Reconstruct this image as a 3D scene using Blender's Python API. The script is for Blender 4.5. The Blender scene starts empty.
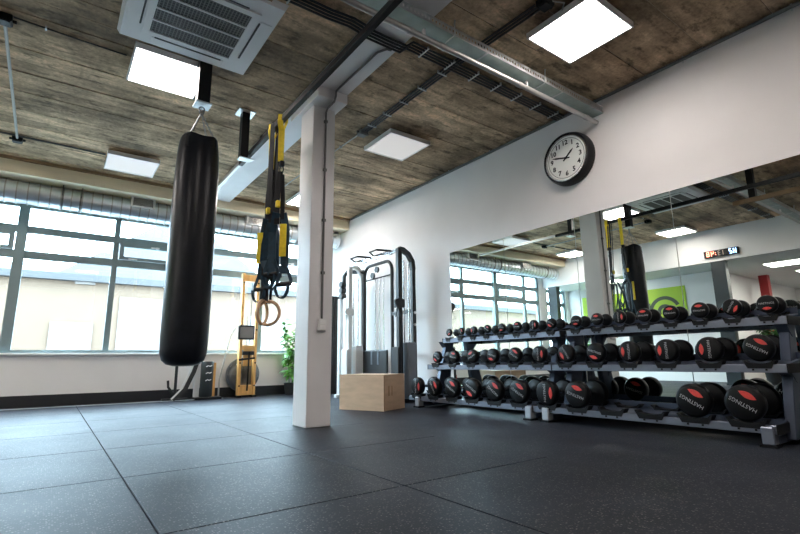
import bpy, bmesh, math, random
from mathutils import Vector, Matrix
random.seed(11)
S = bpy.context.scene
COL = S.collection
PI = math.pi
# ------------------------------------------------------------------ camera, world, exposure
yaw, pit, rol = 0.629652512, 0.195880247, -0.0126537386
fw = Vector((math.sin(yaw)*math.cos(pit), math.cos(yaw)*math.cos(pit), math.sin(pit)))
r0 = Vector((math.cos(yaw), -math.sin(yaw), 0)); u0 = r0.cross(fw)
rt = math.cos(rol)*r0 + math.sin(rol)*u0; up = -math.sin(rol)*r0 + math.cos(rol)*u0
cd = bpy.data.cameras.new('camera'); cam = bpy.data.objects.new('camera', cd); COL.objects.link(cam)
cd.sensor_width = 36; cd.lens = 473.53/800*36; cd.clip_start = .02
cam.matrix_world = Matrix(((rt.x, up.x, -fw.x, 0), (rt.y, up.y, -fw.y, 0), (rt.z, up.z, -fw.z, .55), (0, 0, 0, 1)))
S.camera = cam
w = bpy.data.worlds.new('overcast_sky'); S.world = w; w.use_nodes = True
w.node_tree.nodes['Background'].inputs[0].default_value = (.62, .81, 1, 1)
w.node_tree.nodes['Background'].inputs[1].default_value = 13
S.view_settings.view_transform = 'Standard'; S.view_settings.look = 'None'
S.view_settings.gamma = 1; S.view_settings.use_curve_mapping = False
S.view_settings.exposure = 1.3
S.cycles.max_bounces = 10; S.cycles.diffuse_bounces = 5; S.cycles.transparent_max_bounces = 12
S.cycles.sample_clamp_indirect = 6

def portal(x, y, z, sx, sz, name):
    l = bpy.data.lights.new(name, 'AREA'); l.shape = 'RECTANGLE'; l.size = sx; l.size_y = sz; l.energy = 1
    l.cycles.is_portal = True
    o = bpy.data.objects.new(name, l); COL.objects.link(o); o.location = (x, y, z); o.rotation_euler = (-PI/2, 0, 0)
portal(.93, 8.36, 1.75, 6.36, 2.1, 'daylight_portal')
portal(-3.0, 8.36, 1.6, .9, 1.8, 'daylight_portal')

# ------------------------------------------------------------------ materials
M = {}
def mat(name, col, rough=.5, metal=0., var=0., scale=8., stretch=(1, 1, 1), bump=0., bscale=60., spec=.5, rnd=0., emit=None, es=0.):
    m = bpy.data.materials.new(name); m.use_nodes = True; nt = m.node_tree; b = nt.nodes['Principled BSDF']
    b.inputs['Base Color'].default_value = (*col, 1); b.inputs['Roughness'].default_value = rough
    b.inputs['Metallic'].default_value = metal; b.inputs['Specular IOR Level'].default_value = spec
    geo = nt.nodes.new('ShaderNodeNewGeometry')
    if var or rnd:
        mp = nt.nodes.new('ShaderNodeMapping'); mp.inputs['Scale'].default_value = stretch
        nt.links.new(geo.outputs['Position'], mp.inputs['Vector'])
        nz = nt.nodes.new('ShaderNodeTexNoise'); nz.inputs['Scale'].default_value = scale; nz.inputs['Detail'].default_value = 5
        nt.links.new(mp.outputs[0], nz.inputs['Vector'])
        mr = nt.nodes.new('ShaderNodeMapRange'); mr.inputs['From Min'].default_value = .3; mr.inputs['From Max'].default_value = .7
        mr.inputs['To Min'].default_value = 1-var; mr.inputs['To Max'].default_value = 1+var
        nt.links.new(nz.outputs['Fac'], mr.inputs['Value'])
        out = mr.outputs[0]
        if rnd:
            oi = nt.nodes.new('ShaderNodeObjectInfo'); r2 = nt.nodes.new('ShaderNodeMapRange')
            r2.inputs['To Min'].default_value = 1-rnd; r2.inputs['To Max'].default_value = 1+rnd
            nt.links.new(oi.outputs['Random'], r2.inputs['Value'])
            mu = nt.nodes.new('ShaderNodeMath'); mu.operation = 'MULTIPLY'
            nt.links.new(out, mu.inputs[0]); nt.links.new(r2.outputs[0], mu.inputs[1]); out = mu.outputs[0]
        vm = nt.nodes.new('ShaderNodeVectorMath'); vm.operation = 'SCALE'; vm.inputs[0].default_value = col
        nt.links.new(out, vm.inputs['Scale']); nt.links.new(vm.outputs[0], b.inputs['Base Color'])
    if bump:
        n2 = nt.nodes.new('ShaderNodeTexNoise'); n2.inputs['Scale'].default_value = bscale; n2.inputs['Detail'].default_value = 3
        nt.links.new(geo.outputs['Position'], n2.inputs['Vector'])
        bp = nt.nodes.new('ShaderNodeBump'); bp.inputs['Strength'].default_value = bump; bp.inputs['Distance'].default_value = .01
        nt.links.new(n2.outputs['Fac'], bp.inputs['Height']); nt.links.new(bp.outputs[0], b.inputs['Normal'])
    if emit:
        b.inputs['Emission Color'].default_value = (*emit, 1); b.inputs['Emission Strength'].default_value = es
    M[name] = m
    return m
mat('wall_paint', (.80, .775, .765), .6, var=.02, scale=3, bump=.04, bscale=120)
mat('white_paint', (.80, .785, .785), .45, var=.03, scale=4, bump=.03, bscale=90)
mat('cream_paint', (.86, .76, .56), .6, var=.08, scale=4, stretch=(.4, 3, 3))
mat('brown_edge', (.30, .19, .10), .7, var=.2)
mat('black_trim', (.012, .013, .016), .45, var=.1)
mat('light_streak_pale', (.75, .80, .80), .35, metal=.3)  # pale colour imitating window light reflected on the floor
mat('frame_green', (.19, .25, .26), .4, var=.06, scale=5)
mat('sill', (.80, .82, .80), .4)
mat('galv', (.64, .66, .66), .33, metal=.85, var=.12, scale=14)
mat('galv_green', (.38, .46, .43), .4, metal=.6, var=.12, scale=10)
mat('duct', (.68, .73, .77), .34, metal=.85, var=.08, scale=6)
mat('steel_pipe', (.46, .45, .44), .35, metal=.7, var=.08)
mat('black_metal', (.007, .007, .008), .45, var=.1, spec=.25)
mat('cable', (.035, .035, .036), .45)
mat('grey_cable', (.16, .16, .155), .5)
mat('pale_cable', (.42, .42, .40), .5)
mat('plastic_white', (.78, .77, .76), .35)
mat('unit_white', (.86, .85, .845), .4, var=.02)
mat('grille_dark', (.035, .033, .032), .6)
mat('grille_mesh', (.20, .19, .18), .5)
mat('leather', (.006, .008, .012), .33, var=.25, scale=12, bump=.12, bscale=22, spec=.25)
mat('chain', (.30, .30, .30), .4, metal=.9)
mat('rubber', (.004, .0042, .005), .36, var=.15, scale=20, spec=.2)
mat('rack_grey', (.058, .075, .115), .38, metal=.35, var=.08, scale=6)
mat('rack_lip', (.19, .21, .26), .32, metal=.55, var=.06)
mat('saddle', (.005, .005, .006), .5, spec=.2)
mat('foot_steel', (.50, .53, .58), .35, metal=.5)
mat('chrome', (.70, .71, .73), .18, metal=1)
mat('badge_red', (.70, .055, .045), .4, var=.15, scale=90)
mat('letter', (.42, .42, .43), .45)
mat('yellow', (.95, .70, .015), .55, var=.1, scale=40)
mat('webbing', (.010, .011, .014), .7, var=.3, scale=60)
mat('webbing_teal', (.008, .040, .070), .6, var=.3, scale=30)
mat('ring_wood', (.74, .48, .29), .45, var=.12, scale=10, stretch=(1, 1, 4))
mat('plywood', (.60, .43, .29), .55, var=.10, scale=5, stretch=(1, 1, 4))
mat('plywood_edge', (.42, .27, .16), .6, var=.15, scale=10)
mat('slot_dark', (.05, .03, .02), .8)
mat('oak', (.72, .40, .13), .42, var=.14, scale=8, stretch=(3, 3, .5))
mat('tank', (.22, .21, .20), .2, spec=.6)
mat('machine_black', (.014, .016, .018), .38, var=.1)
mat('machine_grey', (.17, .19, .22), .4, metal=.3)
mat('machine_red', (.55, .02, .02), .4)
mat('machine_white', (.72, .73, .72), .4)
mat('clock_face', (.82, .83, .78), .5)
mat('leaf', (.10, .30, .035), .5, var=.35, scale=7)
mat('leaf_dark', (.05, .16, .03), .5, var=.35, scale=7)
mat('soil', (.03, .02, .015), .9)
mat('green_sign', (.36, .52, .01), .5)
mat('sign_dark', (.05, .06, .02), .5)
mat('red_post', (.25, .004, .004), .5)
mat('slate_post', (.022, .030, .034), .45, var=.1)
mat('mat_foam', (.014, .015, .016), .6, var=.15)
mat('timer_blue', (.02, .06, .3), .5, emit=(.25, .45, 1), es=6)
mat('timer_red', (.3, .02, .01), .5, emit=(1, .20, .12), es=5)
mat('timer_dim', (.1, .02, .01), .5, emit=(.8, .7, .6), es=.25)
mat('panel_strong', (.9, .9, .9), .5, emit=(1, .92, .86), es=18)
mat('panel_bright', (.9, .9, .9), .5, emit=(1, .91, .86), es=11)
mat('panel_mid', (.45, .45, .45), .5, emit=(1, .95, .91), es=.20)
mat('panel_low', (.9, .9, .9), .5, emit=(1, .95, .88), es=8)
mat('facade', (.098, .064, .040), .8, var=.06, scale=2)
mat('roof_tile', (.030, .030, .030), .7, var=.1, scale=3)
mat('facade_white', (.125, .108, .095), .5)
mat('facade_glass', (.55, .60, .66), .1)
mat('asphalt', (.25, .25, .25), .8, var=.1)
mat('low_ceiling', (.74, .73, .71), .7, var=.02)
mat('concrete_back', (.50, .43, .33), .85, var=.3, scale=5)

def concrete():
    m = mat('concrete', (.445, .320, .205), .85, var=.36, scale=2.2, stretch=(.9, 5, 1), bump=.6, bscale=26, rnd=.26, spec=.2)
    nt = m.node_tree; b = nt.nodes['Principled BSDF']
    src = b.inputs['Base Color'].links[0].from_socket
    geo = [n for n in nt.nodes if n.type == 'NEW_GEOMETRY'][0]
    # fine grain and large stains
    def noise(scale, lo, hi, a, c, st=(1, 1, 1)):
        mp = nt.nodes.new('ShaderNodeMapping'); mp.inputs['Scale'].default_value = st
        nt.links.new(geo.outputs['Position'], mp.inputs['Vector'])
        n = nt.nodes.new('ShaderNodeTexNoise'); n.inputs['Scale'].default_value = scale; n.inputs['Detail'].default_value = 6
        n.inputs['Roughness'].default_value = .65
        nt.links.new(mp.outputs[0], n.inputs['Vector'])
        r = nt.nodes.new('ShaderNodeMapRange'); r.inputs['From Min'].default_value = lo; r.inputs['From Max'].default_value = hi
        r.inputs['To Min'].default_value = a; r.inputs['To Max'].default_value = c
        nt.links.new(n.outputs['Fac'], r.inputs['Value']); return r.outputs[0]
    f1 = noise(1.3, .36, .64, .5, 1.5); f2 = noise(34, .3, .7, .72, 1.25); f3 = noise(7, .54, .66, 1, .42, (.7, 1.6, 1))
    mu = nt.nodes.new('ShaderNodeMath'); mu.operation = 'MULTIPLY'; nt.links.new(f1, mu.inputs[0]); nt.links.new(f2, mu.inputs[1])
    m3 = nt.nodes.new('ShaderNodeMath'); m3.operation = 'MULTIPLY'; nt.links.new(mu.outputs[0], m3.inputs[0]); nt.links.new(f3, m3.inputs[1])
    vm = nt.nodes.new('ShaderNodeVectorMath'); vm.operation = 'SCALE'
    nt.links.new(src, vm.inputs[0]); nt.links.new(m3.outputs[0], vm.inputs['Scale'])
    nt.links.new(vm.outputs[0], b.inputs['Base Color'])
concrete()

def rubber_floor():
    m = mat('rubber_floor', (.017, .020, .028), .36, var=.18, scale=2.5, bump=.10, bscale=170, spec=.1, rnd=.08)
    nt = m.node_tree; b = nt.nodes['Principled BSDF']
    src = b.inputs['Base Color'].links[0].from_socket
    geo = [n for n in nt.nodes if n.type == 'NEW_GEOMETRY'][0]
    v = nt.nodes.new('ShaderNodeTexVoronoi'); v.inputs['Scale'].default_value = 120
    nt.links.new(geo.outputs['Position'], v.inputs['Vector'])
    cr = nt.nodes.new('ShaderNodeSeparateColor'); nt.links.new(v.outputs['Color'], cr.inputs[0])
    r = nt.nodes.new('ShaderNodeMapRange'); r.inputs['From Min'].default_value = .62; r.inputs['From Max'].default_value = .95
    nt.links.new(cr.outputs[0], r.inputs['Value'])
    d = nt.nodes.new('ShaderNodeMapRange'); d.inputs['From Min'].default_value = .25; d.inputs['From Max'].default_value = .5
    d.inputs['To Min'].default_value = 1; d.inputs['To Max'].default_value = 0
    nt.links.new(v.outputs['Distance'], d.inputs['Value'])
    mu = nt.nodes.new('ShaderNodeMath'); mu.operation = 'MULTIPLY'; nt.links.new(r.outputs[0], mu.inputs[0]); nt.links.new(d.outputs[0], mu.inputs[1])
    mx = nt.nodes.new('ShaderNodeMix'); mx.data_type = 'RGBA'
    nt.links.new(mu.outputs[0], mx.inputs[0]); nt.links.new(src, mx.inputs[6]); mx.inputs[7].default_value = (.17, .155, .15, 1)
    nt.links.new(mx.outputs[2], b.inputs['Base Color'])
    n = nt.nodes.new('ShaderNodeTexNoise'); n.inputs['Scale'].default_value = 1.7; nt.links.new(geo.outputs['Position'], n.inputs['Vector'])
    rr = nt.nodes.new('ShaderNodeMapRange'); rr.inputs['To Min'].default_value = .40; rr.inputs['To Max'].default_value = .54
    nt.links.new(n.outputs['Fac'], rr.inputs['Value']); nt.links.new(rr.outputs[0], b.inputs['Roughness'])
rubber_floor()
def mirror_glass(name, tint):
    m = bpy.data.materials.new(name); m.use_nodes = True; b = m.node_tree.nodes['Principled BSDF']
    b.inputs['Base Color'].default_value = (*tint, 1); b.inputs['Metallic'].default_value = 1; b.inputs['Roughness'].default_value = 0
    M[name] = m
mirror_glass('mirror', (.80, .86, .83))
def pane_glass(name, fac, tint=(.93, .97, .96)):
    m = bpy.data.materials.new(name); m.use_nodes = True; nt = m.node_tree
    o = nt.nodes['Material Output']; nt.nodes.remove(nt.nodes['Principled BSDF'])
    t = nt.nodes.new('ShaderNodeBsdfTransparent'); t.inputs[0].default_value = (*tint, 1)
    g = nt.nodes.new('ShaderNodeBsdfGlossy'); g.inputs['Roughness'].default_value = .01
    x = nt.nodes.new('ShaderNodeMixShader'); x.inputs[0].default_value = fac
    nt.links.new(t.outputs[0], x.inputs[1]); nt.links.new(g.outputs[0], x.inputs[2]); nt.links.new(x.outputs[0], o.inputs[0])
    M[name] = m
pane_glass('glass', .06)
pane_glass('tank_glass', .14, (.80, .82, .82))

# ------------------------------------------------------------------ helpers
def box(bm, x0, x1, y0, y1, z0, z1, bev=0., seg=1):
    vs = [bm.verts.new((x, y, z)) for x in (x0, x1) for y in (y0, y1) for z in (z0, z1)]
    q = [(0, 1, 3, 2), (4, 6, 7, 5), (0, 4, 5, 1), (2, 3, 7, 6), (0, 2, 6, 4), (1, 5, 7, 3)]
    fs = [bm.faces.new([vs[i] for i in f]) for f in q]
    if bev:
        es = list({e for f in fs for e in f.edges})
        bmesh.ops.bevel(bm, geom=es, offset=bev, segments=seg, affect='EDGES', profile=.5)
def hexa(bm, bottom, top):
    """a box from four bottom and four top corners"""
    a = [bm.verts.new(p) for p in bottom]; b = [bm.verts.new(p) for p in top]
    bm.faces.new(a[::-1]); bm.faces.new(b)
    for i in range(4): bm.faces.new((a[i], a[(i+1) % 4], b[(i+1) % 4], b[i]))
def prism(bm, pts, axis, a, b):
    """a 2-D outline pushed along an axis; pts in the two other axes, in x,y,z order"""
    def P(u, v, h): return {'x': (h, u, v), 'y': (u, h, v), 'z': (u, v, h)}[axis]
    A = [bm.verts.new(P(u, v, a)) for u, v in pts]; B = [bm.verts.new(P(u, v, b)) for u, v in pts]
    bm.faces.new(A); bm.faces.new(B[::-1]); n = len(pts)
    for i in range(n): bm.faces.new((A[i], B[i], B[(i+1) % n], A[(i+1) % n]))
def tube(bm, pts, r, seg=8, closed=False, flat=None, side=None):
    """a round (or flat: half-width, half-thickness) sweep along points"""
    pts = [Vector(p) for p in pts]; n = len(pts); rings = []; prev = Vector(side) if side else None
    for i, p in enumerate(pts):
        if closed: t = pts[(i+1) % n]-pts[i-1]
        else: t = pts[min(i+1, n-1)]-pts[max(i-1, 0)]
        t.normalize()
        if prev is None: prev = Vector((0, 0, 1)) if abs(t.z) < .9 else Vector((1, 0, 0))
        u = prev-t*prev.dot(t)
        if u.length < 1e-5: u = t.orthogonal()
        u.normalize(); v = t.cross(u); prev = u
        rr = r[i] if isinstance(r, (list, tuple)) else r
        if flat: ring = [p+u*a*flat[0]+v*b*flat[1] for a, b in ((-1, -1), (1, -1), (1, 1), (-1, 1))]
        else: ring = [p+u*math.cos(2*PI*k/seg)*rr+v*math.sin(2*PI*k/seg)*rr for k in range(seg)]
        rings.append([bm.verts.new(q) for q in ring])
    s = len(rings[0])
    for i in range(n if closed else n-1):
        A, B = rings[i], rings[(i+1) % n]
        for k in range(s): bm.faces.new((A[k], A[(k+1) % s], B[(k+1) % s], B[k]))
    if not closed: bm.faces.new(rings[0][::-1]); bm.faces.new(rings[-1])
def lathe(bm, prof, c, axis='z', seg=24):
    """prof: list of (radius, height) turned around an axis through c"""
    rings = []; c = Vector(c)
    for r, h in prof:
        if r < 1e-6:
            d = {'x': Vector((h, 0, 0)), 'y': Vector((0, h, 0)), 'z': Vector((0, 0, h))}[axis]; rings.append([bm.verts.new(c+d)]); continue
        ring = []
        for k in range(seg):
            a = 2*PI*k/seg; u, v = math.cos(a)*r, math.sin(a)*r
            d = {'x': Vector((h, u, v)), 'y': Vector((v, h, u)), 'z': Vector((u, v, h))}[axis]; ring.append(bm.verts.new(c+d))
        rings.append(ring)
    for A, B in zip(rings, rings[1:]):
        if len(A) == 1 and len(B) == 1: continue
        for k in range(seg):
            k2 = (k+1) % seg
            if len(A) == 1: bm.faces.new((A[0], B[k2], B[k]))
            elif len(B) == 1: bm.faces.new((A[k], A[k2], B[0]))
            else: bm.faces.new((A[k], A[k2], B[k2], B[k]))
    if len(rings[0]) > 1: bm.faces.new(rings[0][::-1])
    if len(rings[-1]) > 1: bm.faces.new(rings[-1])
def ring_arc(bm, c, R0, R1, a0, a1, x0, x1, n=24):
    """a flat annular sector in the y-z plane"""
    prev = None
    for i in range(n+1):
        a = a0+(a1-a0)*i/n
        q = [bm.verts.new((x, c[0]+R*math.cos(a), c[1]+R*math.sin(a))) for x in (x0, x1) for R in (R0, R1)]
        if prev:
            for k, l in ((0, 1), (1, 3), (3, 2), (2, 0)): bm.faces.new((prev[k], prev[l], q[l], q[k]))
        else: bm.faces.new((q[0], q[1], q[3], q[2]))
        prev = q
    bm.faces.new((prev[0], prev[2], prev[3], prev[1]))
def tag(o, label=None, cat=None, group=None, kind=None):
    if label: o['label'] = label
    if cat: o['category'] = cat
    if group: o['group'] = group
    if kind: o['kind'] = kind
    return o
def obj(name, bm, m, parent=None, smooth=False, label=None):
    """link a bmesh as ONE mesh object; the bmesh of a part is given in world coordinates and moved into its parent's frame"""
    bmesh.ops.recalc_face_normals(bm, faces=bm.faces)
    me = bpy.data.meshes.new(name); bm.to_mesh(me); bm.free()
    me.materials.append(M[m] if isinstance(m, str) else m)
    o = bpy.data.objects.new(name, me); COL.objects.link(o)
    if smooth:
        me.polygons.foreach_set('use_smooth', [True]*len(me.polygons))
        me.set_sharp_from_angle(angle=math.radians(38))
    if parent:
        o.parent = parent
        p = parent; off = Vector((0, 0, 0))
        while p: off += p.location; p = p.parent
        me.transform(Matrix.Translation(-off))
    if label: o['label'] = label
    return o
def thing(name, label, cat, loc=(0, 0, 0), group=None, kind=None):
    o = bpy.data.objects.new(name, None); COL.objects.link(o); o.location = loc; o.empty_display_size = .1
    return tag(o, label, cat, group, kind)
def B(*boxes, bev=0., seg=1):
    bm = bmesh.new()
    for b in boxes: box(bm, *b, bev=bev, seg=seg)
    return bm
def T(pts, r, seg=8, **k):
    bm = bmesh.new(); tube(bm, pts, r, seg, **k); return bm
def copy_tree(o, parent=None):
    c = o.copy(); COL.objects.link(c); c.parent = parent
    for ch in o.children: copy_tree(ch, c)
    return c
def arc(c, R, a0, a1, n, plane='yz', x=0):
    out = []
    for i in range(n+1):
        a = a0+(a1-a0)*i/n; u, v = R*math.cos(a), R*math.sin(a)
        out.append({'yz': (x, c[0]+u, c[1]+v), 'xz': (c[0]+u, x, c[1]+v), 'xy': (c[0]+u, c[1]+v, x)}[plane])
    return out
def text_mesh(s, size, fat=0.):
    cu = bpy.data.curves.new('lettering', 'FONT'); cu.body = s; cu.size = size; cu.align_x = 'CENTER'; cu.align_y = 'CENTER'; cu.extrude = .0006; cu.offset = fat; cu.resolution_u = 2
    o = bpy.data.objects.new('lettering', cu); COL.objects.link(o)
    me = bpy.data.meshes.new_from_object(o.evaluated_get(bpy.context.evaluated_depsgraph_get()))
    bpy.data.objects.remove(o); bpy.data.curves.remove(cu)
    return me

XW, YW, ZC = 4.30, 8.30, 3.18       # right wall, window wall, ceiling
XL, ZL = -2.40, 2.50                # bulkhead to the lower room and that room's ceiling
XF, YF = -3.60, 4.35                # corner of the white wall in the lower room
XE, YR = -9.0, -3.5                 # far ends of the place

# ------------------------------------------------------------------ setting
o = obj('floor', B((XE, XW+.15, YR, YW+.15, -.15, -.012)), 'black_trim'); tag(o, kind='structure'); FLOOR = o
tile_meshes = {}
def tile(x0, x1, y0, y1, g=.004, flush=False):
    key = (round(x1-x0, 3), round(y1-y0, 3), g, flush)
    if key not in tile_meshes:
        bm = bmesh.new(); box(bm, g/2, x1-x0-(0 if flush else g/2), g/2, y1-y0-g/2, -.012, 0)
        bmesh.ops.bevel(bm, geom=[e for e in bm.edges if all(v.co.z > -.001 for v in e.verts) and not (flush and all(v.co.x > x1-x0-.001 for v in e.verts))], offset=.002, segments=1, affect='EDGES')
        bmesh.ops.recalc_face_normals(bm, faces=bm.faces)
        me = bpy.data.meshes.new('rubber_tile'); bm.to_mesh(me); bm.free(); me.materials.append(M['rubber_floor']); tile_meshes[key] = me
    t = bpy.data.objects.new('rubber_tile', tile_meshes[key]); COL.objects.link(t); t.location = (x0, y0, 0); t.parent = FLOOR
xs = [XE]+[.35-k for k in range(9, 0, -1)]+[.35, 1.35, 2.36]
ys = [YR]+[-3.16+k for k in range(0, 12)]+[YW]
for i in range(len(xs)-1):
    for j in range(len(ys)-1):
        if i < len(xs)-2 or ys[j] > 1.8: tile(xs[i], xs[i+1], ys[j], ys[j+1], .007, i == len(xs)-2)
tile(1.35, 2.36, YR, 1.84, .007, True)
bm = B((2.36, XW, YR, YW, -.012, 0)); obj('rubber_mat', bm, 'rubber_floor', FLOOR)

CEIL = obj('ceiling', B((XL-.02, XW+.15, YR-.1, YW+.15, ZC+.010, ZC+.2)), 'concrete_back'); tag(CEIL, kind='structure')
rows = []; y = YR
while y < 7.5:
    wd = random.choice((.20, .22, .24, .26)) if y > 3.6 else random.choice((.36, .42, .5))
    rows.append((y, min(y+wd, 7.5))); y += wd
for (a, b) in rows:
    cuts = [XL, 1.92, 3.1+random.uniform(-.3, .3), XW] if b < 3.7 else [XL, 1.92, XW]
    for c0, c1 in zip(cuts, cuts[1:]):
        z = ZC+random.uniform(-.002, .006); t = random.uniform(-.003, .003)
        bm = bmesh.new(); g = random.uniform(.002, .005)
        hexa(bm, [(c0+.002, a+g, z+t), (c1-.002, a+g, z+t), (c1-.002, b-g, z-t), (c0+.002, b-g, z-t)],
                 [(c0+.002, a+g, ZC+.03), (c1-.002, a+g, ZC+.03), (c1-.002, b-g, ZC+.03), (c0+.002, b-g, ZC+.03)])
        obj('board', bm, 'concrete', CEIL)
o = obj('trim_1', B((XL, XW, 7.47, 7.515, ZC-.03, ZC+.03)), 'brown_edge'); tag(o, kind='structure')
o = obj('trim_2', B((XL, XW, 7.515, YW, ZC-.20, ZC+.03)), 'cream_paint'); tag(o, kind='structure')

o = obj('wall_right', B((XW, XW+.15, YR, YW+.15, 0, ZC+.1)), 'wall_paint'); tag(o, kind='structure')
o = obj('wall_rear', B((XE, XW+.15, YR-.15, YR, 0, ZC+.1)), 'wall_paint'); tag(o, kind='structure')
ZS, ZH = .707, 2.87                 # window sill and head
wx0, wx1 = -2.25, 4.11
o = obj('wall_front', B((XE, XW, YW, YW+.15, 0, ZS), (XE, XW, YW, YW+.15, ZH, ZC+.1), (wx1, XW, YW, YW+.15, ZS, ZH),
        (-2.55, wx0, YW, YW+.15, ZS, ZH), (XE, -3.45, YW, YW+.15, ZS, ZH)), 'wall_paint'); tag(o, kind='structure')
o = obj('wall_left', B((XE-.15, XE, YR, YW+.15, 0, ZC)), 'wall_paint'); tag(o, kind='structure')
o = obj('wall_bulkhead', B((XL-.18, XL, YR, YW, ZL, ZC+.03)), 'wall_paint'); tag(o, kind='structure')
o = obj('wall_corner', B((XF-.12, XF, YF, YW, 0, ZL), (XE, XF-.12, YF, YF+.12, 0, ZL)), 'wall_paint'); tag(o, kind='structure')
o = obj('ceiling_low', B((XE, XL-.18, YR, YW, ZL, ZL+.1)), 'low_ceiling'); tag(o, kind='structure')
o = obj('baseboard_front', B((XF, XW, YW-.018, YW, 0, .155)), 'black_trim'); tag(o, kind='structure')
o = obj('baseboard_right', B((XW-.012, XW, YR, YW-.018, 0, .09)), 'black_trim'); tag(o, kind='structure')
o = obj('floor_light_streak', B((XL, 2.3, 8.00, 8.035, 0, .006)), 'light_streak_pale'); tag(o, kind='structure')  # thin strip standing in for the bright reflection along the baseboard

# windows
def window(name, x0, x1, mullions, hoppers, label):
    W = thing(name, label, 'window', ((x0+x1)/2, YW+.06, ZS), kind='structure')
    y0, y1 = YW+.03, YW+.10
    obj('frame', B((x0, x1, y0, y1, ZH-.10, ZH), (x0, x1, y0, y1, ZS, ZS+.055), (x0, x0+.06, y0, y1, ZS+.055, ZH-.10), (x1-.06, x1, y0, y1, ZS+.055, ZH-.10)), 'frame_green', W)
    obj('sill', B((x0-.02, x1+.02, YW-.05, YW+.03, ZS-.02, ZS+.012), bev=.004), 'sill', W)
    edges = [x0+.06]
    for (c, wd) in mullions:
        obj('mullion', B((c-wd/2, c+wd/2, y0-(.02 if wd > .1 else 0), y1, ZS+.055, ZH-.10)), 'frame_green', W)
        edges += [c-wd/2, c+wd/2]
    edges.append(x1-.06)
    bays = list(zip(edges[::2], edges[1::2]))
    for k, (a, b) in enumerate(bays):
        for z0, z1 in ((2.40, 2.50), (2.03, 2.14)):
            obj('transom', B((a, b, y0+.004, y1-.004, z0, z1)), 'frame_green', W)
        obj('pane', B((a, b, YW+.062, YW+.068, 2.50, ZH-.10)), 'glass', W)
        obj('pane', B((a, b, YW+.062, YW+.068, ZS+.055, 2.03)), 'glass', W)
        if k in hoppers:
            s = obj('sash', B((a+.01, b-.01, y0-.025, y0+.03, 2.145, 2.19), (a+.01, b-.01, y0-.025, y0+.03, 2.35, 2.395),
                    (a+.01, a+.07, y0-.025, y0+.03, 2.19, 2.35), (b-.07, b-.01, y0-.025, y0+.03, 2.19, 2.35)), 'frame_green', W)
            obj('sash_pane', B((a+.07, b-.07, y0, y0+.006, 2.19, 2.35)), 'glass', s)
            m = (a+b)/2
            bm = B((m-.09, m+.03, y0-.06, y0-.045, 2.362, 2.382), (m-.02, m+.02, y0-.05, y0-.022, 2.355, 2.388)); obj('handle', bm, 'plastic_white', s)
            for hx in (a+.2, b-.2):
                obj('hinge', B((hx-.06, hx+.06, y0-.04, y0-.022, 2.15, 2.17)), 'plastic_white', s)
        else:
            obj('pane', B((a, b, YW+.062, YW+.068, 2.14, 2.40)), 'glass', W)
    return W
window('window_1', wx0, wx1, [(-1.665, .075), (-.51, .12), (.645, .075), (1.80, .12), (2.955, .075)], {1, 3, 5}, 'long row of grey-green framed windows over the white sill')
window('window_2', -3.45, -2.55, [], set(), 'small grey-green window past the dark post by the duct end')

# beam and pillar
P = thing('ceiling_beam', 'white painted concrete beam running across the board-marked ceiling', 'beam', (1.925, 3, 3.10), kind='structure')
obj('beam_body', B((1.77, 2.08, YR, 7.515, 3.10, ZC+.03)), 'white_paint', P)
obj('edge_angle', B((1.745, 1.77, YR, 7.47, 3.115, 3.17)), 'steel_pipe', P)
P = thing('pillar', 'square white pillar with a wider capital under the beam', 'pillar', (1.925, 4.0, 0))
obj('shaft', B((1.81, 2.045, 3.87, 4.15, 0, 3.0), bev=.006), 'white_paint', P)
obj('capital', B((1.77, 2.08, 3.687, 4.33, 3.0, 3.0995), bev=.003), 'white_paint', P)
P = thing('surface_conduit', 'dark conduit dropping down the white pillar to a socket', 'conduit', (1.94, 3.86, .9))
obj('pipe', T([(2.03, 2.87, 3.088), (1.99, 2.88, 3.088), (1.95, 2.96, 3.088), (1.945, 3.60, 3.09), (1.945, 3.665, 3.085), (1.945, 3.672, 3.04), (1.942, 3.70, 2.99), (1.94, 3.83, 2.985), (1.938, 3.858, 2.95), (1.935, 3.858, .92)], .010, 8), 'grey_cable', P, smooth=True)
for z in (2.85, 2.35, 1.85, 1.35): obj('clip', B((1.92, 1.952, 3.845, 3.8695, z-.012, z+.012)), 'grey_cable', P)
obj('socket_box', B((1.895, 1.97, 3.835, 3.8695, .82, .93), bev=.006), 'plastic_white', P)
obj('socket_face', B((1.907, 1.958, 3.830, 3.835, .832, .875), (1.907, 1.958, 3.830, 3.835, .88, .918)), 'unit_white', P)

# dark posts of the lower room
for y0, lab in ((3.78, 'dark slate post below the red and blue timer'), (7.86, 'dark slate post next to the end of the silver duct')):
    P = thing('slate_post', lab, 'post', (XL-.09, y0+.13, 0))
    obj('post_shaft', B((XL-.17, XL-.01, y0, y0+.26, .02, ZL-.01)), 'slate_post', P)
    obj('base_plate', B((XL-.18, XL, y0-.01, y0+.27, 0, .02)), 'slate_post', P)
    obj('head_plate', B((XL-.18, XL, y0-.01, y0+.27, ZL-.01, ZL)), 'slate_post', P)
o = thing('red_post', 'red painted post in the room behind the timer wall', 'post', (-5.4, 4.02, 0))
obj('post_shaft', B((-5.49, -5.31, 3.93, 4.11, .02, ZL)), 'red_post', o); obj('base_plate', B((-5.52, -5.28, 3.90, 4.14, 0, .02)), 'red_post', o)

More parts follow.
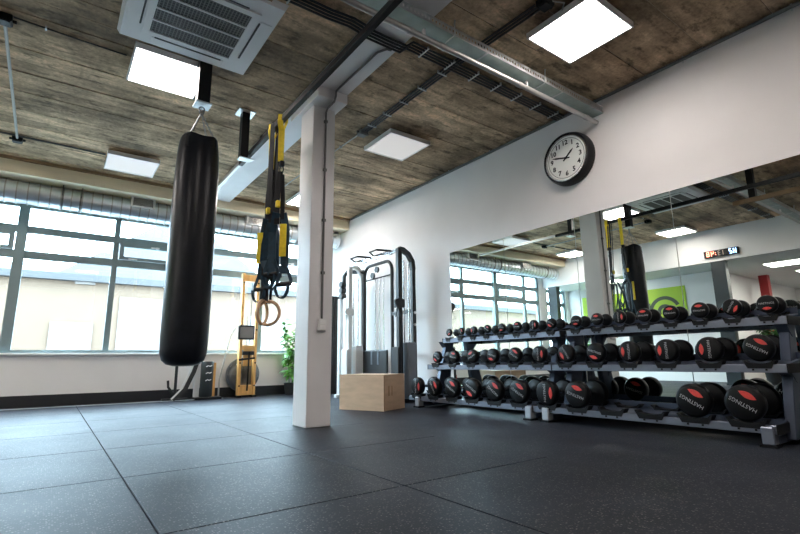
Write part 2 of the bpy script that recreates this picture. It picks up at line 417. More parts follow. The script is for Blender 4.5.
# ------------------------------------------------------------------ mirrors
y1 = 4.73
for k, lab in enumerate(('mirror panel at the left end of the mirrored wall', 'second mirror panel from the left on the wall', 'third mirror panel from the left on the wall',
                         'fourth mirror panel from the left on the wall', 'mirror panel at the right end of the mirrored wall')):
    a, b = y1-.9705*(k+1), y1-.9705*k
    o = obj('mirror_panel', B((XW-.008, XW-.0005, a+.002, b-.002, .14, 2.0), bev=.0015), 'mirror'); tag(o, lab, 'mirror', 'mirror panels on the right wall')

# ------------------------------------------------------------------ ceiling services
# luminaires
LX = (-2.0+.57, .585, 3.15)
def light_panel(cx, cy, m, label, size=.58, z=3.10, top=ZC):
    P = thing('light_panel', label, 'ceiling light', (cx, cy, z), 'square ceiling light panels')
    h = size/2
    obj('frame', B((cx-h, cx-h+.015, cy-h, cy+h, z, z+.05), (cx+h-.015, cx+h, cy-h, cy+h, z, z+.05), (cx-h+.015, cx+h-.015, cy-h, cy-h+.015, z, z+.05), (cx-h+.015, cx+h-.015, cy+h-.015, cy+h, z, z+.05)), 'plastic_white', P)
    obj('diffuser', B((cx-h+.015, cx+h-.015, cy-h+.015, cy+h-.015, z+.004, z+.010)), m, P)
    obj('back_plate', B((cx-h+.015, cx+h-.015, cy-h+.015, cy+h-.015, z+.03, z+.05)), 'plastic_white', P)
    for s in (-1, 1): obj('mount', B((cx+s*.15-.02, cx+s*.15+.02, cy-.1, cy+.1, z+.05, top)), 'steel_pipe', P)
light_panel(3.15, 1.85, 'panel_bright', 'bright square light panel beside the cable tray and above the clock')
light_panel(.585, 4.33, 'panel_bright', 'bright square light panel behind the air conditioning cassette')
light_panel(3.15, 4.36, 'panel_mid', 'pale square light panel between the pillar and the right wall')
light_panel(.60, 6.78, 'panel_mid', 'pale square light panel near the duct and left of the punch bag')
light_panel(3.15, 6.80, 'panel_strong', 'bright square light panel half hidden behind the pillar')
light_panel(.585, 1.20, 'panel_bright', 'square light panel in front of the air conditioning cassette')
light_panel(3.15, -.70, 'panel_bright', 'square light panel beyond the right end of the mirrors')
light_panel(-1.7, 4.33, 'panel_bright', 'square light panel close to the timer wall')
light_panel(-1.7, 6.78, 'panel_strong', 'added fill light panel between the duct and the timer wall')  # extra panel added out of view to brighten the window end
light_panel(-1.7, 1.0, 'panel_bright', 'square light panel at the near end of the timer wall')
for k, (cx, cy, lab) in enumerate(((-3.9, 2.9, 'light panel in the low ceiling nearest the timer wall'), (-5.5, 2.75, 'light panel in the low ceiling before the red post'), (-7.3, 2.2, 'light panel in the low ceiling farthest from the timer wall'), (-4.2, 1.0, 'light panel in the low ceiling at its near end'), (-3.0, 6.5, 'light panel in the low ceiling in front of the green sign'))):
    P = thing('recessed_light', lab, 'ceiling light', (cx, cy, ZL-.012), 'light panels of the low ceiling')
    sx, sy = (.3, .6) if k != 4 else (.25, .25)
    obj('frame', B((cx-sx, cx+sx, cy-sy, cy+sy, ZL-.008, ZL)), 'plastic_white', P)
    obj('diffuser', B((cx-sx+.02, cx+sx-.02, cy-sy+.02, cy+sy-.02, ZL-.014, ZL-.008)), 'panel_low', P)

# air conditioning cassette
ax0, ax1, ay0, ay1, az = .15, 1.14, 2.89, 3.88, 3.05
AC = thing('air_conditioner', 'square white air conditioning cassette with dark centre grille', 'air conditioner', (.645, 3.385, az))
cx, cy = .645, 3.385
bm = bmesh.new()
hexa(bm, [(ax0+.02, ay0+.02, az), (ax1-.02, ay0+.02, az), (ax1-.02, ay1-.02, az), (ax0+.02, ay1-.02, az)], [(ax0, ay0, az+.045), (ax1, ay0, az+.045), (ax1, ay1, az+.045), (ax0, ay1, az+.045)])
obj('panel', bm, 'unit_white', AC)
obj('casing', B((ax0+.08, ax1-.08, ay0+.08, ay1-.08, az+.045, ZC)), 'galv', AC)
gi = .295
obj('grille_frame', B((cx-gi-.05, cx+gi+.05, cy-gi-.05, cy-gi, az-.012, az), (cx-gi-.05, cx+gi+.05, cy+gi, cy+gi+.05, az-.012, az), (cx-gi-.05, cx-gi, cy-gi, cy+gi, az-.012, az), (cx+gi, cx+gi+.05, cy-gi, cy+gi, az-.012, az)), 'unit_white', AC)
g = obj('grille', B((cx-gi, cx+gi, cy-gi, cy+gi, az-.002, az)), 'grille_dark', AC)
bm = bmesh.new()
for k in range(25): x = cx-gi+.0236*(k+.5); box(bm, x-.003, x+.003, cy-gi, cy+gi, az-.007, az-.002)
for k in range(22): yy = cy-gi+.0268*(k+.5); box(bm, cx-gi, cx+gi, yy-.002, yy+.002, az-.0075, az-.0065)
tag(obj('grille_mesh', bm, 'grille_mesh', g), kind='stuff')
for k in (1, 2, 3): yy = cy-gi+2*gi*k/4; obj('grille_bar', B((cx-gi, cx+gi, yy-.007, yy+.007, az-.011, az-.002)), 'unit_white', g)
for s in (-1, 1):
    x = cx+s*.41; f = obj('flap', B((x-.045, x+.045, cy-.27, cy+.27, az-.006, az), bev=.002), 'unit_white', AC); obj('slot', B((x-s*.045-.006, x-s*.045+.006, cy-.25, cy+.25, az-.008, az-.001)), 'grille_dark', f)
    yy = cy+s*.41; f = obj('flap', B((cx-.27, cx+.27, yy-.045, yy+.045, az-.006, az), bev=.002), 'unit_white', AC); obj('slot', B((cx-.25, cx+.25, yy-s*.045-.006, yy-s*.045+.006, az-.008, az-.001)), 'grille_dark', f)

# cable tray and its pipe
TR = thing('cable_tray', 'galvanised perforated cable tray crossing under the beam to the wall', 'cable tray', (2, 2.40, 3.0))
obj('tray_bottom', B((-2.38, XW-.002, 2.35, 2.47, 3.000, 3.003)), 'galv_green', TR)
bm = bmesh.new(); zb, zt = 3.003, 3.065
box(bm, -2.38, XW-.002, 2.347, 2.350, 3.0, 3.022); box(bm, -2.38, XW-.002, 2.347, 2.350, 3.046, 3.068)
x = -2.37
while x < XW-.03:
    box(bm, x, x+.018, 2.347, 2.350, 3.022, 3.046); x += .034
obj('perforated_side', bm, 'galv', TR)
obj('tray_side', B((-2.38, XW-.002, 2.47, 2.473, 3.0, 3.066)), 'galv', TR)
for x in (-1.6, -.2, 1.2, 2.25, 3.35):
    if not 1.7 < x < 2.15:
        obj('hanger', T([(x, 2.50, ZC), (x, 2.50, 2.99), (x, 2.40, 2.992), (x, 2.335, 2.992), (x, 2.335, 3.09), (x, 2.33, 3.12)], .006, 6), 'galv', TR)
for x in (-.9, .5, 2.62, 3.62): obj('joint', B((x-.008, x+.008, 2.344, 2.475, 2.996, 3.0)), 'galv', TR)
PP = thing('steel_pipe', 'bare steel pipe slung along the underside of the cable tray', 'pipe', (2, 2.51, 2.96))
obj('pipe', T([(-2.38, 2.43, 2.93), (XW-.002, 2.43, 2.93)], .022, 14), 'steel_pipe', PP, smooth=True)
for x in (-1.5, .3, 1.9, 2.2, 3.1, 4.12): obj('coupling', T([(x-.025, 2.43, 2.93), (x+.025, 2.43, 2.93)], .027, 12), 'steel_pipe', PP, smooth=True)
for x in (-1.2, .8, 2.02, 3.2): obj('pipe_clip', B((x-.01, x+.01, 2.42, 2.44, 2.95, 2.998)), 'plastic_white', PP)

def cable_run(name, pts, n, gap, r, m, side, label, clips=0):
    P = thing(name, label, 'cable', pts[0]); sd = Vector(side)
    for k in range(n):
        off = sd*(k-(n-1)/2)*gap
        obj('strand', T([Vector(p)+off for p in pts], r, 6), m, P, smooth=True)
    segs = [(Vector(a), Vector(b)) for a, b in zip(pts, pts[1:])]
    L = max(segs, key=lambda s: (s[1]-s[0]).length); wv = sd*(n*gap/2+.006)
    for k in range(clips):
        c = L[0].lerp(L[1], (k+.5)/clips); d = (L[1]-L[0]).normalized()*.006
        bm = bmesh.new(); lo = c-Vector((0, 0, r+.004)); hi = c+Vector((0, 0, r+.004))
        hexa(bm, [lo-wv-d, lo+wv-d, lo+wv+d, lo-wv+d], [hi-wv-d, hi+wv-d, hi+wv+d, hi-wv+d]); obj('clip', bm, 'galv', P)
    return P
cable_run('cable_bundle', [(2.02, 2.80, 3.085), (2.10, 2.80, 3.085), (2.17, 2.80, 3.15), (XW-.01, 2.83, 3.15)], 4, .033, .010, 'cable', (0, 1, 0), 'black cable bundle from the beam to the wall over the clock', 7)
cable_run('cable_bundle', [(-2.3, 2.86, 3.15), (1.45, 2.86, 3.15), (1.62, 2.83, 3.14), (1.70, 2.80, 3.10), (1.74, 2.80, 3.083), (2.02, 2.80, 3.083)], 4, .033, .010, 'cable', (0, 1, 0), 'black cable bundle dipping under the beam near the cassette', 6)
cable_run('cable_bundle', [(2.66, 4.30, 3.155), (2.66, 2.80, 3.155), (2.70, 1.90, 3.155)], 3, .032, .010, 'cable', (1, 0, 0), 'three black cables along the ceiling towards the junction box', 5)
cable_run('thin_cable', [(2.66, 4.40, 3.165), (2.60, 6.2, 3.165), (2.6, 7.4, 3.165)], 1, .02, .008, 'pale_cable', (1, 0, 0), 'single pale cable from the junction box towards the windows', 2)
cable_run('ceiling_pipe', [(-.555, 4.36, 3.15), (-.58, 6.75, 3.15)], 1, .02, .013, 'pale_cable', (1, 0, 0), 'pale conduit between two junction boxes left of the cassette', 0)
cable_run('thin_cable', [(-.5, 4.28, 3.16), (-.1, 4.32, 3.17), (.26, 4.33, 3.17)], 1, .02, .007, 'cable', (0, 1, 0), 'thin dark cable to the light panel behind the cassette', 1)
cable_run('thin_cable', [(-2.3, 6.66, 3.165), (-.62, 6.70, 3.165), (.3, 6.72, 3.165)], 2, .022, .008, 'cable', (0, 1, 0), 'thin dark cables to the light panel near the duct', 4)
cable_run('thin_cable', [(2.72, 1.80, 3.15), (2.80, 1.74, 3.13), (2.86, 1.80, 3.14), (2.93, 1.76, 3.15)], 1, .02, .006, 'pale_cable', (0, 1, 0), 'loose pale cable into the bright panel by the tray', 0)
cable_run('wall_conduit', [(XW-.02, YR, 3.155), (XW-.02, 7.4, 3.155)], 1, .02, .018, 'grey_cable', (0, 0, 1), 'grey conduit along the top edge of the right wall', 14)
for (x, y, lab) in ((2.66, 4.36, 'grey junction box on the ceiling beside the pillar'), (2.71, 1.84, 'black junction box on the ceiling beside the bright panel'), (-.555, 4.33, 'black junction box on the ceiling left of the cassette'), (-.58, 6.78, 'black junction box on the ceiling above the windows')):
    P = thing('junction_box', lab, 'junction box', (x, y, 3.12), 'ceiling junction boxes')
    mm = 'grey_cable' if x == 2.66 else 'black_metal'
    obj('box_body', B((x-.05, x+.05, y-.05, y+.05, 3.125, ZC), bev=.006), mm, P); obj('lid', B((x-.042, x+.042, y-.042, y+.042, 3.115, 3.125), bev=.003), mm, P)
    for s in (-1, 1): obj('gland', T([(x+s*.05, y, 3.15), (x+s*.075, y, 3.15)], .013, 8), mm, P)

# duct
DY, DZ, DR = 7.85, 2.83, .150
D = thing('air_duct', 'silver spiral air duct running along above the windows', 'duct', (.9, DY, DZ))
prof = []; x = XL+.02
while x < 4.17:
    prof += [(DR, x), (DR, x+.100), (DR+.009, x+.103), (DR+.009, x+.115), (DR, x+.118)]; x += .12
prof = [(.0, XL+.02)]+prof+[(DR, 4.18), (DR+.012, 4.185), (DR+.012, 4.215), (DR-.03, 4.225), (0, 4.225)]
bm = bmesh.new(); lathe(bm, prof, (0, DY, DZ), 'x', 28); obj('duct_pipe', bm, 'duct', D, smooth=True)
bm = bmesh.new(); lathe(bm, [(DR-.002, -.007), (DR+.012, -.007), (DR+.012, .007), (DR-.002, .007)], (0, 0, 0), 'x', 28)
sm = obj('seam', bm, 'steel_pipe', D, smooth=True); sm.data.transform(Matrix.Translation(D.location))
for k in range(53):
    q = sm if k == 0 else sm.copy()
    if k: COL.objects.link(q)
    q.location = (XL+.02+.109+.12*k-D.location.x, 0, 0)
for x in (-1.9, -.1, .12, 1.75, 3.4):
    s = obj('hanger_strap', T([(x, DY+DR*1.05*math.cos(a), DZ+DR*1.05*math.sin(a)) for a in [2*PI*k/28 for k in range(28)]], 0, closed=True, flat=(.018, .004), side=(1, 0, 0)), 'grey_cable', D)
    obj('hanger_rod', T([(x, DY-DR*1.06-.004, DZ), (x, DY-DR*1.06-.004, ZC-.2)], .006, 6), 'cable', s)
for xg in (-1.0, .88, 2.58):
    y0 = DY-DR-.04
    G = obj('duct_grille', B((xg-.16, xg+.16, y0, DY-.08, 2.83, 2.85), (xg-.16, xg+.16, y0, DY-.05, 2.97, 2.99), (xg-.16, xg-.13, y0, DY-.06, 2.85, 2.97), (xg+.13, xg+.16, y0, DY-.06, 2.85, 2.97)), 'plastic_white', D)
    obj('grille_back', B((xg-.13, xg+.13, y0+.02, y0+.024, 2.85, 2.97)), 'grille_dark', G)
    for k in range(6): zz = 2.862+k*.019; obj('louvre', B((xg-.13, xg+.13, y0+.004, y0+.016, zz, zz+.006)), 'steel_pipe', G)
    obj('grille_neck', B((xg-.12, xg+.12, DY-.17, DY-.10, 2.85, 2.965)), 'duct', G)

# suspended rails
R = thing('hanging_rail', 'long black steel rail carrying the suspension straps', 'rail', (1.48, 4, 2.7))
obj('rail_bar', B((1.458, 1.502, -1.2, 5.0, 2.685, 2.735), bev=.004), 'black_metal', R)
obj('rail_tail', B((1.462, 1.498, 5.0, 6.9, 2.70, 2.735)), 'steel_pipe', R)
for y in (4.72, 1.0, -1.0):
    p = obj('drop_post', B((1.378, 1.457, y-.04, y+.04, 2.655, ZC-.012)), 'black_metal', R)
    obj('ceiling_plate', B((1.33, 1.505, y-.085, y+.085, ZC-.016, ZC-.004)), 'galv', p)
    obj('foot_plate', B((1.37, 1.515, y-.05, y+.05, 2.645, 2.655)), 'galv', p)
R = thing('hanging_rail', 'brown steel rail hung from the ceiling in line with the bag', 'rail', (.83, 1.5, 2.7))
obj('rail_bar', B((.805, .855, -.2, 2.45, 2.68, 2.74)), 'brown_edge', R)
for y in (0, 2.2): obj('drop_post', B((.79, .87, y-.04, y+.04, 2.74, ZC)), 'black_metal', R)

# ------------------------------------------------------------------ clock
CY, CZ = 2.76, 2.64
K = thing('wall_clock', 'round black wall clock with white face above the mirrors', 'clock', (XW, CY, CZ))
bm = bmesh.new(); lathe(bm, [(0, 0), (.283, 0), (.288, -.02), (.286, -.06), (.272, -.105), (.256, -.112), (.249, -.104), (.247, -.09), (0, -.09)], (XW, CY, CZ), 'x', 56); obj('case', bm, 'black_metal', K, smooth=True)
bm = bmesh.new(); lathe(bm, [(.249, -.092), (.249, -.105), (.240, -.107), (.234, -.092)], (XW, CY, CZ), 'x', 56); obj('bezel', bm, 'chrome', K, smooth=True)
bm = bmesh.new(); lathe(bm, [(0, -.0905), (.240, -.0905), (.240, -.093), (0, -.093)], (XW, CY, CZ), 'x', 48); face = obj('face', bm, 'clock_face', K)
def place_text(me, m, centre, right, upv, parent, rot=0, name='lettering', normal_off=0):
    me.materials.clear(); me.materials.append(M[m])
    right = Vector(right); upv = Vector(upv); nrm = right.cross(upv)
    o = bpy.data.objects.new(name, me); COL.objects.link(o); o.parent = parent
    R_ = Matrix((right, upv, nrm)).transposed().to_4x4() @ Matrix.Rotation(rot, 4, 'Z')
    p = parent; off = Vector((0, 0, 0))
    while p: off += p.location; p = p.parent
    o.matrix_basis = Matrix.Translation(Vector(centre)+nrm*normal_off-off) @ R_
    return o
for h in range(1, 13):
    a = PI/2-h*PI/6
    place_text(text_mesh(str(h), .072, .0022), 'black_metal', (XW-.0945, CY-.172*math.cos(a), CZ+.172*math.sin(a)), (0, -1, 0), (0, 0, 1), face, name='numeral')
bm = bmesh.new(); ring_arc(bm, (CY, CZ), .214, .218, 0, 2*PI, XW-.0945, XW-.093, 48); obj('minute_track', bm, 'black_metal', face)
def hand(deg, L, tail, wd, x):
    a = math.radians(90-deg); d = Vector((0, -math.cos(a), math.sin(a))); s = Vector((0, math.sin(a), math.cos(a)))
    c = Vector((x, CY, CZ)); bm = bmesh.new(); pts = [c-d*tail-s*wd, c-d*tail+s*wd, c+d*L*.72+s*wd*1.3, c+d*L, c+d*L*.72-s*wd*1.3]
    A = [bm.verts.new(p) for p in pts]; Bv = [bm.verts.new(p+Vector((-.002, 0, 0))) for p in pts]
    bm.faces.new(A); bm.faces.new(Bv[::-1])
    for i in range(5): bm.faces.new((A[i], Bv[i], Bv[(i+1) % 5], A[(i+1) % 5]))
    obj('hand', bm, 'black_metal', K)
hand(50, .125, .04, .008, XW-.097); hand(284, .17, .05, .007, XW-.101)
bm = bmesh.new(); lathe(bm, [(0, -.106), (.012, -.106), (.012, -.093), (0, -.093)], (XW, CY, CZ), 'x', 16); obj('hub', bm, 'black_metal', K)

# ------------------------------------------------------------------ timer and green sign
TM = thing('led_timer', 'black led timer with blue and red digits on the bulkhead', 'timer', (XL, 3.80, 2.655))
obj('housing', B((XL, XL+.05, 3.49, 4.12, 2.585, 2.725), bev=.006), 'black_metal', TM)
SEG = {'H': 'bcefg', '2': 'abged', '1': 'bc', '3': 'abgcd', '4': 'fgbc', '8': 'abcdefg'}
def digit(ch, yl, m):
    wd, h, t = .052, .10, .012; z0 = 2.605; x0, x1 = XL+.0505, XL+.053; bm = bmesh.new(); yr = yl+wd
    S_ = {'a': (yl+t, yr-t, z0+h-t, z0+h), 'd': (yl+t, yr-t, z0, z0+t), 'g': (yl+t, yr-t, z0+h/2-t/2, z0+h/2+t/2),
          'b': (yr-t, yr, z0+h/2, z0+h), 'c': (yr-t, yr, z0, z0+h/2), 'f': (yl, yl+t, z0+h/2, z0+h), 'e': (yl, yl+t, z0, z0+h/2)}
    for s in SEG[ch]: a = S_[s]; box(bm, x0, x1, *a)
    obj('digit', bm, m, TM)
for ch, yl, m in (('H', 3.525, 'timer_blue'), ('2', 3.60, 'timer_blue'), ('1', 3.715, 'timer_dim'), ('3', 3.80, 'timer_dim'), ('4', 3.93, 'timer_red'), ('8', 4.015, 'timer_red')): digit(ch, yl, m)
obj('colon', B((XL+.0505, XL+.053, 3.89, 3.905, 2.625, 2.64), (XL+.0505, XL+.053, 3.89, 3.905, 2.665, 2.68)), 'timer_red', TM)
G = thing('wall_sign', 'lime green wall sign with dark curved emblem and lettering', 'sign', (XF, 6.4, 1.7))
obj('board_face', B((XF, XF+.02, 5.09, 7.85, 1.22, 2.25)), 'green_sign', G)
bm = bmesh.new(); ring_arc(bm, (5.60, 1.66), .30, .385, PI*.86+PI*0, PI*-.15, XF+.02, XF+.026, 28); obj('emblem_arc', bm, 'sign_dark', G)
bm = bmesh.new(); ring_arc(bm, (5.60, 1.66), .10, .185, PI*.80, PI*-.15, XF+.02, XF+.026, 20); obj('emblem_arc', bm, 'sign_dark', G)
place_text(text_mesh('E', .26), 'sign_dark', (XF+.022, 5.99, 1.80), (0, 1, 0), (0, 0, 1), G)

# ------------------------------------------------------------------ punch bag
BX, BY = .83, 4.00
bp = thing('bag_bracket', 'black ceiling post with end plate holding the punch bag', 'bracket', (BX, BY, 2.72))
obj('drop_post', B((BX-.05, BX+.05, BY-.05, BY+.035, 2.735, ZC-.012)), 'black_metal', bp)
obj('ceiling_plate', B((BX-.09, BX+.09, BY-.09, BY+.035, ZC-.014, ZC-.002)), 'galv', bp)
obj('foot_plate', B((BX-.065, BX+.065, BY-.065, BY+.065, 2.722, 2.735)), 'galv', bp)
obj('eye_bolt', T(arc((BX, 2.69), .022, PI/2, PI/2+2*PI, 14, 'xz', BY)[:-1], .006, 6, closed=True), 'chain', bp, smooth=True)
bg = thing('punch_bag', 'long black leather punch bag hanging on chains', 'punch bag', (BX, BY, .53))
bm = bmesh.new(); r = .172; seg = 48
pr = [(0, .53), (.07, .532), (.12, .545), (.152, .575), (.168, .625), (.173, .72), (.174, 1.1), (.172, 1.6), (.169, 2.05), (.163, 2.25), (.156, 2.33), (.150, 2.372), (.146, 2.40)]
lathe(bm, pr+[(.138, 2.398), (.135, 2.36), (0, 2.355)], (BX, BY, 0), 'z', seg)
for v in bm.verts:                      # puckered lower hem and scalloped rim
    d = Vector((v.co.x-BX, v.co.y-BY)); a = math.atan2(d.y, d.x)
    if .54 < v.co.z < .63:
        k = 1+.018*math.sin(a*24); v.co.x = BX+d.x*k; v.co.y = BY+d.y*k
    if v.co.z > 2.38 and d.length > .12: v.co.z += .012*math.cos(a*4+PI)
    if .7 < v.co.z < 2.3 and d.length > .1:
        k = 1+.004*math.sin(a*3+v.co.z*7); v.co.x = BX+d.x*k; v.co.y = BY+d.y*k
obj('bag_body', bm, 'leather', bg, smooth=True)
bm = bmesh.new(); lathe(bm, [(.1475, 2.30), (.1585, 2.30), (.1555, 2.335), (.1455, 2.335)], (BX, BY, 0), 'z', 40); obj('rim_band', bm, 'leather', bg, smooth=True)
for k in range(4):
    a = PI/4+k*PI/2; d = Vector((math.cos(a), math.sin(a), 0)); top = Vector((BX, BY, 2.655)); bot = Vector((BX, BY, 2.40))+d*.135
    obj('d_ring', T([bot+d*.008+Vector((0, 0, -.03))+Vector((-d.y, d.x, 0))*.014*math.cos(t)+Vector((0, 0, .014*math.sin(t))) for t in [2*PI*i/10 for i in range(10)]], .003, 5, closed=True), 'chain', bg, smooth=True)
    obj('strap_tab', T([Vector((BX, BY, 2.28))+d*.166, Vector((BX, BY, 2.385))+d*.156], 0, flat=(.003, .014), side=d), 'leather', bg)
    bm = bmesh.new(); n = 11
    for i in range(n):
        c = top.lerp(bot, (i+.5)/n); ax = (bot-top).normalized(); s1 = ax.orthogonal().normalized() if i % 2 else ax.cross(ax.orthogonal().normalized())
        tube(bm, [c+ax*.016*math.cos(t)+s1*.007*math.sin(t) for t in [2*PI*q/8 for q in range(8)]], .0026, 5, closed=True)
    obj('chain', bm, 'chain', bg, smooth=True)
obj('swivel', T(arc((BX, 2.665), .02, 0, 2*PI, 12, 'xz', BY)[:-1], .005, 6, closed=True), 'chain', bg, smooth=True)

# ------------------------------------------------------------------ suspension straps and rings
def ribbon(pts, w_=.019, t_=.0025, side=(.75, -.66, 0)): return T(pts, 0, flat=(w_, t_), side=side)
SX = 1.48
def trainer(y, dz, flip, label):
    P = thing('suspension_trainer', label, 'suspension trainer', (SX, y, 2.685), 'suspension trainers on the black rail')
    obj('anchor_loop', ribbon([(SX-.010, y+.004, 2.30+dz), (SX-.014, y+.004, 2.60), (SX-.028, y, 2.67), (SX-.030, y, 2.742), (SX+.030, y, 2.742), (SX+.028, y, 2.67), (SX+.004, y+.006, 2.60), (SX+.002, y+.006, 2.30+dz)], .025, .003), 'yellow', P)
    obj('buckle', B((SX-.020, SX+.020, y-.020, y+.020, 2.25+dz, 2.30+dz), bev=.004), 'black_metal', P)
    obj('carabiner', T([(SX+.012*math.cos(t), y-.012*math.cos(t), 2.225+dz+.035*math.sin(t)) for t in [2*PI*q/12 for q in range(12)]], .005, 6, closed=True), 'black_metal', P, smooth=True)
    obj('main_strap', ribbon([(SX-.01, y, 2.20+dz), (SX-.022, y+.01, 2.05), (SX-.024, y+.012, 1.95), (SX-.02, y+.012, 1.72)], .022, .007), 'webbing', P)
    obj('main_strap', ribbon([(SX+.012, y+.01, 2.18+dz), (SX+.016, y-.015, 1.95), (SX+.014, y-.02, 1.72)], .018, .006), 'webbing', P)
    obj('equalizer_loop', B((SX-.045, SX-.008, y-.03, y+.005, 1.865, 1.925), bev=.006), 'yellow', P)
    for s in (-1, 1):
        yy = y+s*.075*flip; xx = SX-.03*s*flip
        L = obj('leg_strap', ribbon([(xx, y, 1.82), (xx, yy, 1.66), (xx, yy+.01*s, 1.28)], .032, .008), 'webbing_teal', P)
        if s == 1: obj('grip_tab', ribbon([(xx-.03, yy-.015, 1.42+dz), (xx-.03, yy-.015, 1.70+dz)], .026, .010), 'yellow', L)
        else: obj('strap_fold', ribbon([(xx-.02, yy, 1.74), (xx-.035, yy-.07*flip, 1.56), (xx-.033, yy-.095*flip, 1.42), (xx-.01, yy-.04*flip, 1.33)], .034, .007), 'webbing_teal', L)
        zt = 1.43-.05*s; e = Vector((.55, -.83, 0)); c = Vector((xx, yy, 0))
        for q in (-1, 1):
            obj('handle_sling', ribbon([c+Vector((0, 0, zt)), c+e*.066*q+Vector((0, 0, zt-.16)), c+e*.062*q+Vector((0, 0, zt-.19))], .014, .004, side=tuple(e)), 'webbing_teal', P)
        obj('foam_grip', T([c-e*.066+Vector((0, 0, zt-.19)), c+e*.066+Vector((0, 0, zt-.19))], .020, 12), 'webbing', P, smooth=True)
        obj('foot_cradle', ribbon([c+e*.064*math.cos(t)+Vector((-.02, 0, zt-.20+.11*math.sin(t))) for t in [PI+PI*q/12 for q in range(13)]], .018, .004, side=(.8, .6, 0)), 'webbing_teal', P)
trainer(4.02, .0, 1, 'yellow and black suspension trainer on the rail, nearer the bag')
trainer(3.79, .0, -1, 'yellow and black suspension trainer on the rail, nearer the pillar')
def gym_ring(y, rz, label, x, zc):
    P = thing('gym_ring', label, 'gym ring', (x, y, zc), 'wooden gym rings'); u = Vector((math.sin(rz), math.cos(rz), 0))
    c = Vector((x, y, zc))
    obj('ring', T([c+u*.103*math.cos(t)+Vector((0, 0, .103*math.sin(t))) for t in [2*PI*q/40 for q in range(40)]], .0145, 12, closed=True), 'ring_wood', P, smooth=True)
    t = c+Vector((0, 0, .103))
    obj('strap', ribbon([t+Vector((-.004, 0, -.02)), t+Vector((-.017, 0, 0)), t+Vector((-.015, 0, .04)), (SX-.027, y-.07, 2.6), (SX-.027, y-.07, 2.742), (SX+.027, y-.07, 2.742), (SX+.027, y-.07, 2.6), t+Vector((.017, 0, .04)), t+Vector((.017, 0, 0)), t+Vector((.004, 0, -.02))], .014, .002), 'webbing', P)
    obj('cam_buckle', B((x-.03, x-.012, y-.02, y+.02, 1.62, 1.70), bev=.004), 'black_metal', P)
gym_ring(4.07, .75, 'wooden gym ring facing the room below the straps', 1.465, .985)
gym_ring(4.03, 2.3, 'wooden gym ring turned edge-on below the straps', 1.50, .975)

# ------------------------------------------------------------------ dumbbell racks
def rack(yr, yl, label, slots):
    """yr, yl: Y of the right and left foot posts (right is nearer); slots: (tier, list of Y)"""
    R = thing('dumbbell_rack', label, 'dumbbell rack', (3.9, (yr+yl)/2, 0), 'three-tier dumbbell racks')
    for yp in (yr-(.05 if yr > 2 else .015), yl-.05):
        obj('floor_runner', B((3.71, 4.20, yp-.032, yp+.032, .012, .06), bev=.005), 'rack_grey', R)
        for x in (3.66, 4.16): obj('foot_pad', B((x-.05, x+.05, yp-.045, yp+.045, 0, .014)), 'saddle', R)
        fp = obj('front_post', B((3.625, 3.705, yp-.034, yp+.034, .0145, .121), bev=.006), 'foot_steel' if yp > 2.0 else 'rack_lip', R)
        yi = yp-.055
        u = bmesh.new()
        hexa(u, [(3.84, yi-.03, .03), (4.06, yi-.03, .03), (4.06, yi+.03, .03), (3.84, yi+.03, .03)], [(4.07, yi-.03, .803), (4.19, yi-.03, .803), (4.19, yi+.03, .803), (4.07, yi+.03, .803)])
        bmesh.ops.bevel(u, geom=list(u.edges), offset=.006, segments=1, affect='EDGES'); obj('upright', u, 'rack_grey', R)
        for z, xa, xb in ((.475, 3.87, 4.02), (.78, 3.98, 4.08)):
            g = bmesh.new(); prism(g, [(xa, z), (xb, z), (xb, z-.10), (xb-.05, z-.06)], 'y', yi-.035, yi+.035); obj('gusset', g, 'rack_grey', R)
    obj('floor_brace', B((4.10, 4.15, yr-.016, yl-.084, .02, .06)), 'rack_grey', R)
    # tiers: (front x, back x, front z, back z)
    for name, (xf, xb, zf, zb) in TIERS.items():
        yy_ = [q[1] for q in slots if q[0] == name]; mg = {'bottom': .155, 'middle': .145, 'top': .10}[name]
        ya, yb = min(yy_)-mg, max(yy_)+mg
        t = bmesh.new(); prism(t, [(xf, zf), (xb, zb), (xb, zb+.05), (xb-.004, zb+.05), (xb-.004, zb+.006), (xf+.004, zf+.006)], 'y', ya, yb)
        sh = obj('tier_shelf', t, 'rack_grey', R)
        obj('tier_lip', B((xf-.010, xf-.0005, ya, yb, zf-.045, zf+.008), bev=.003), 'rack_lip', sh)
        for e in (ya-.004, yb+.004): obj('end_cap', B((xf-.012, xb+.002, e-.004, e+.004, zf-.047, zf+.012)), 'saddle', sh)
        for (tn, yy, hr) in slots:
            if tn != name: continue
            for (fx, which) in ((.055, 0), (.82, 1)):
                x = xf+(xb-xf)*fx; z = zf+(zb-zf)*fx+.006; ww = hr*1.02; d = hr*.30
                m = bmesh.new()
                pts = [(yy-ww*.72, z-.004), (yy+ww*.72, z-.004), (yy+ww, z+d), (yy+ww*.86, z+d)]+[(yy+ww*.86*math.cos(q), z+d-hr*.24*math.sin(q)) for q in (PI*.2, PI*.4, PI*.6, PI*.8)]+[(yy-ww*.86, z+d), (yy-ww, z+d)]
                prism(m, [(a, b-(.022 if which == 0 and b < z else 0)) for a, b in pts], 'x', x-.034, x+.034)
                if which == 0:
                    for k in (-.4, .4): box(m, xf-.016, xf-.0105, yy+k*ww-.006, yy+k*ww+.006, zf-.032, zf-.020)
                obj('saddle', m, 'saddle', sh)
    return R
TIERS = {'bottom': (3.66, 3.98, .122, .150), 'middle': (3.80, 4.10, .49, .525), 'top': (3.95, 4.20, .805, .835)}
RAD = {'bottom': (.106, .116), 'middle': (.070, .090), 'top': (.044, .062)}
def lin(a, b, n): return [a+(b-a)*i/(n-1) for i in range(n)]
FX = {'bottom': 3.64, 'middle': 3.80, 'top': 3.945}     # plane of the outer faces
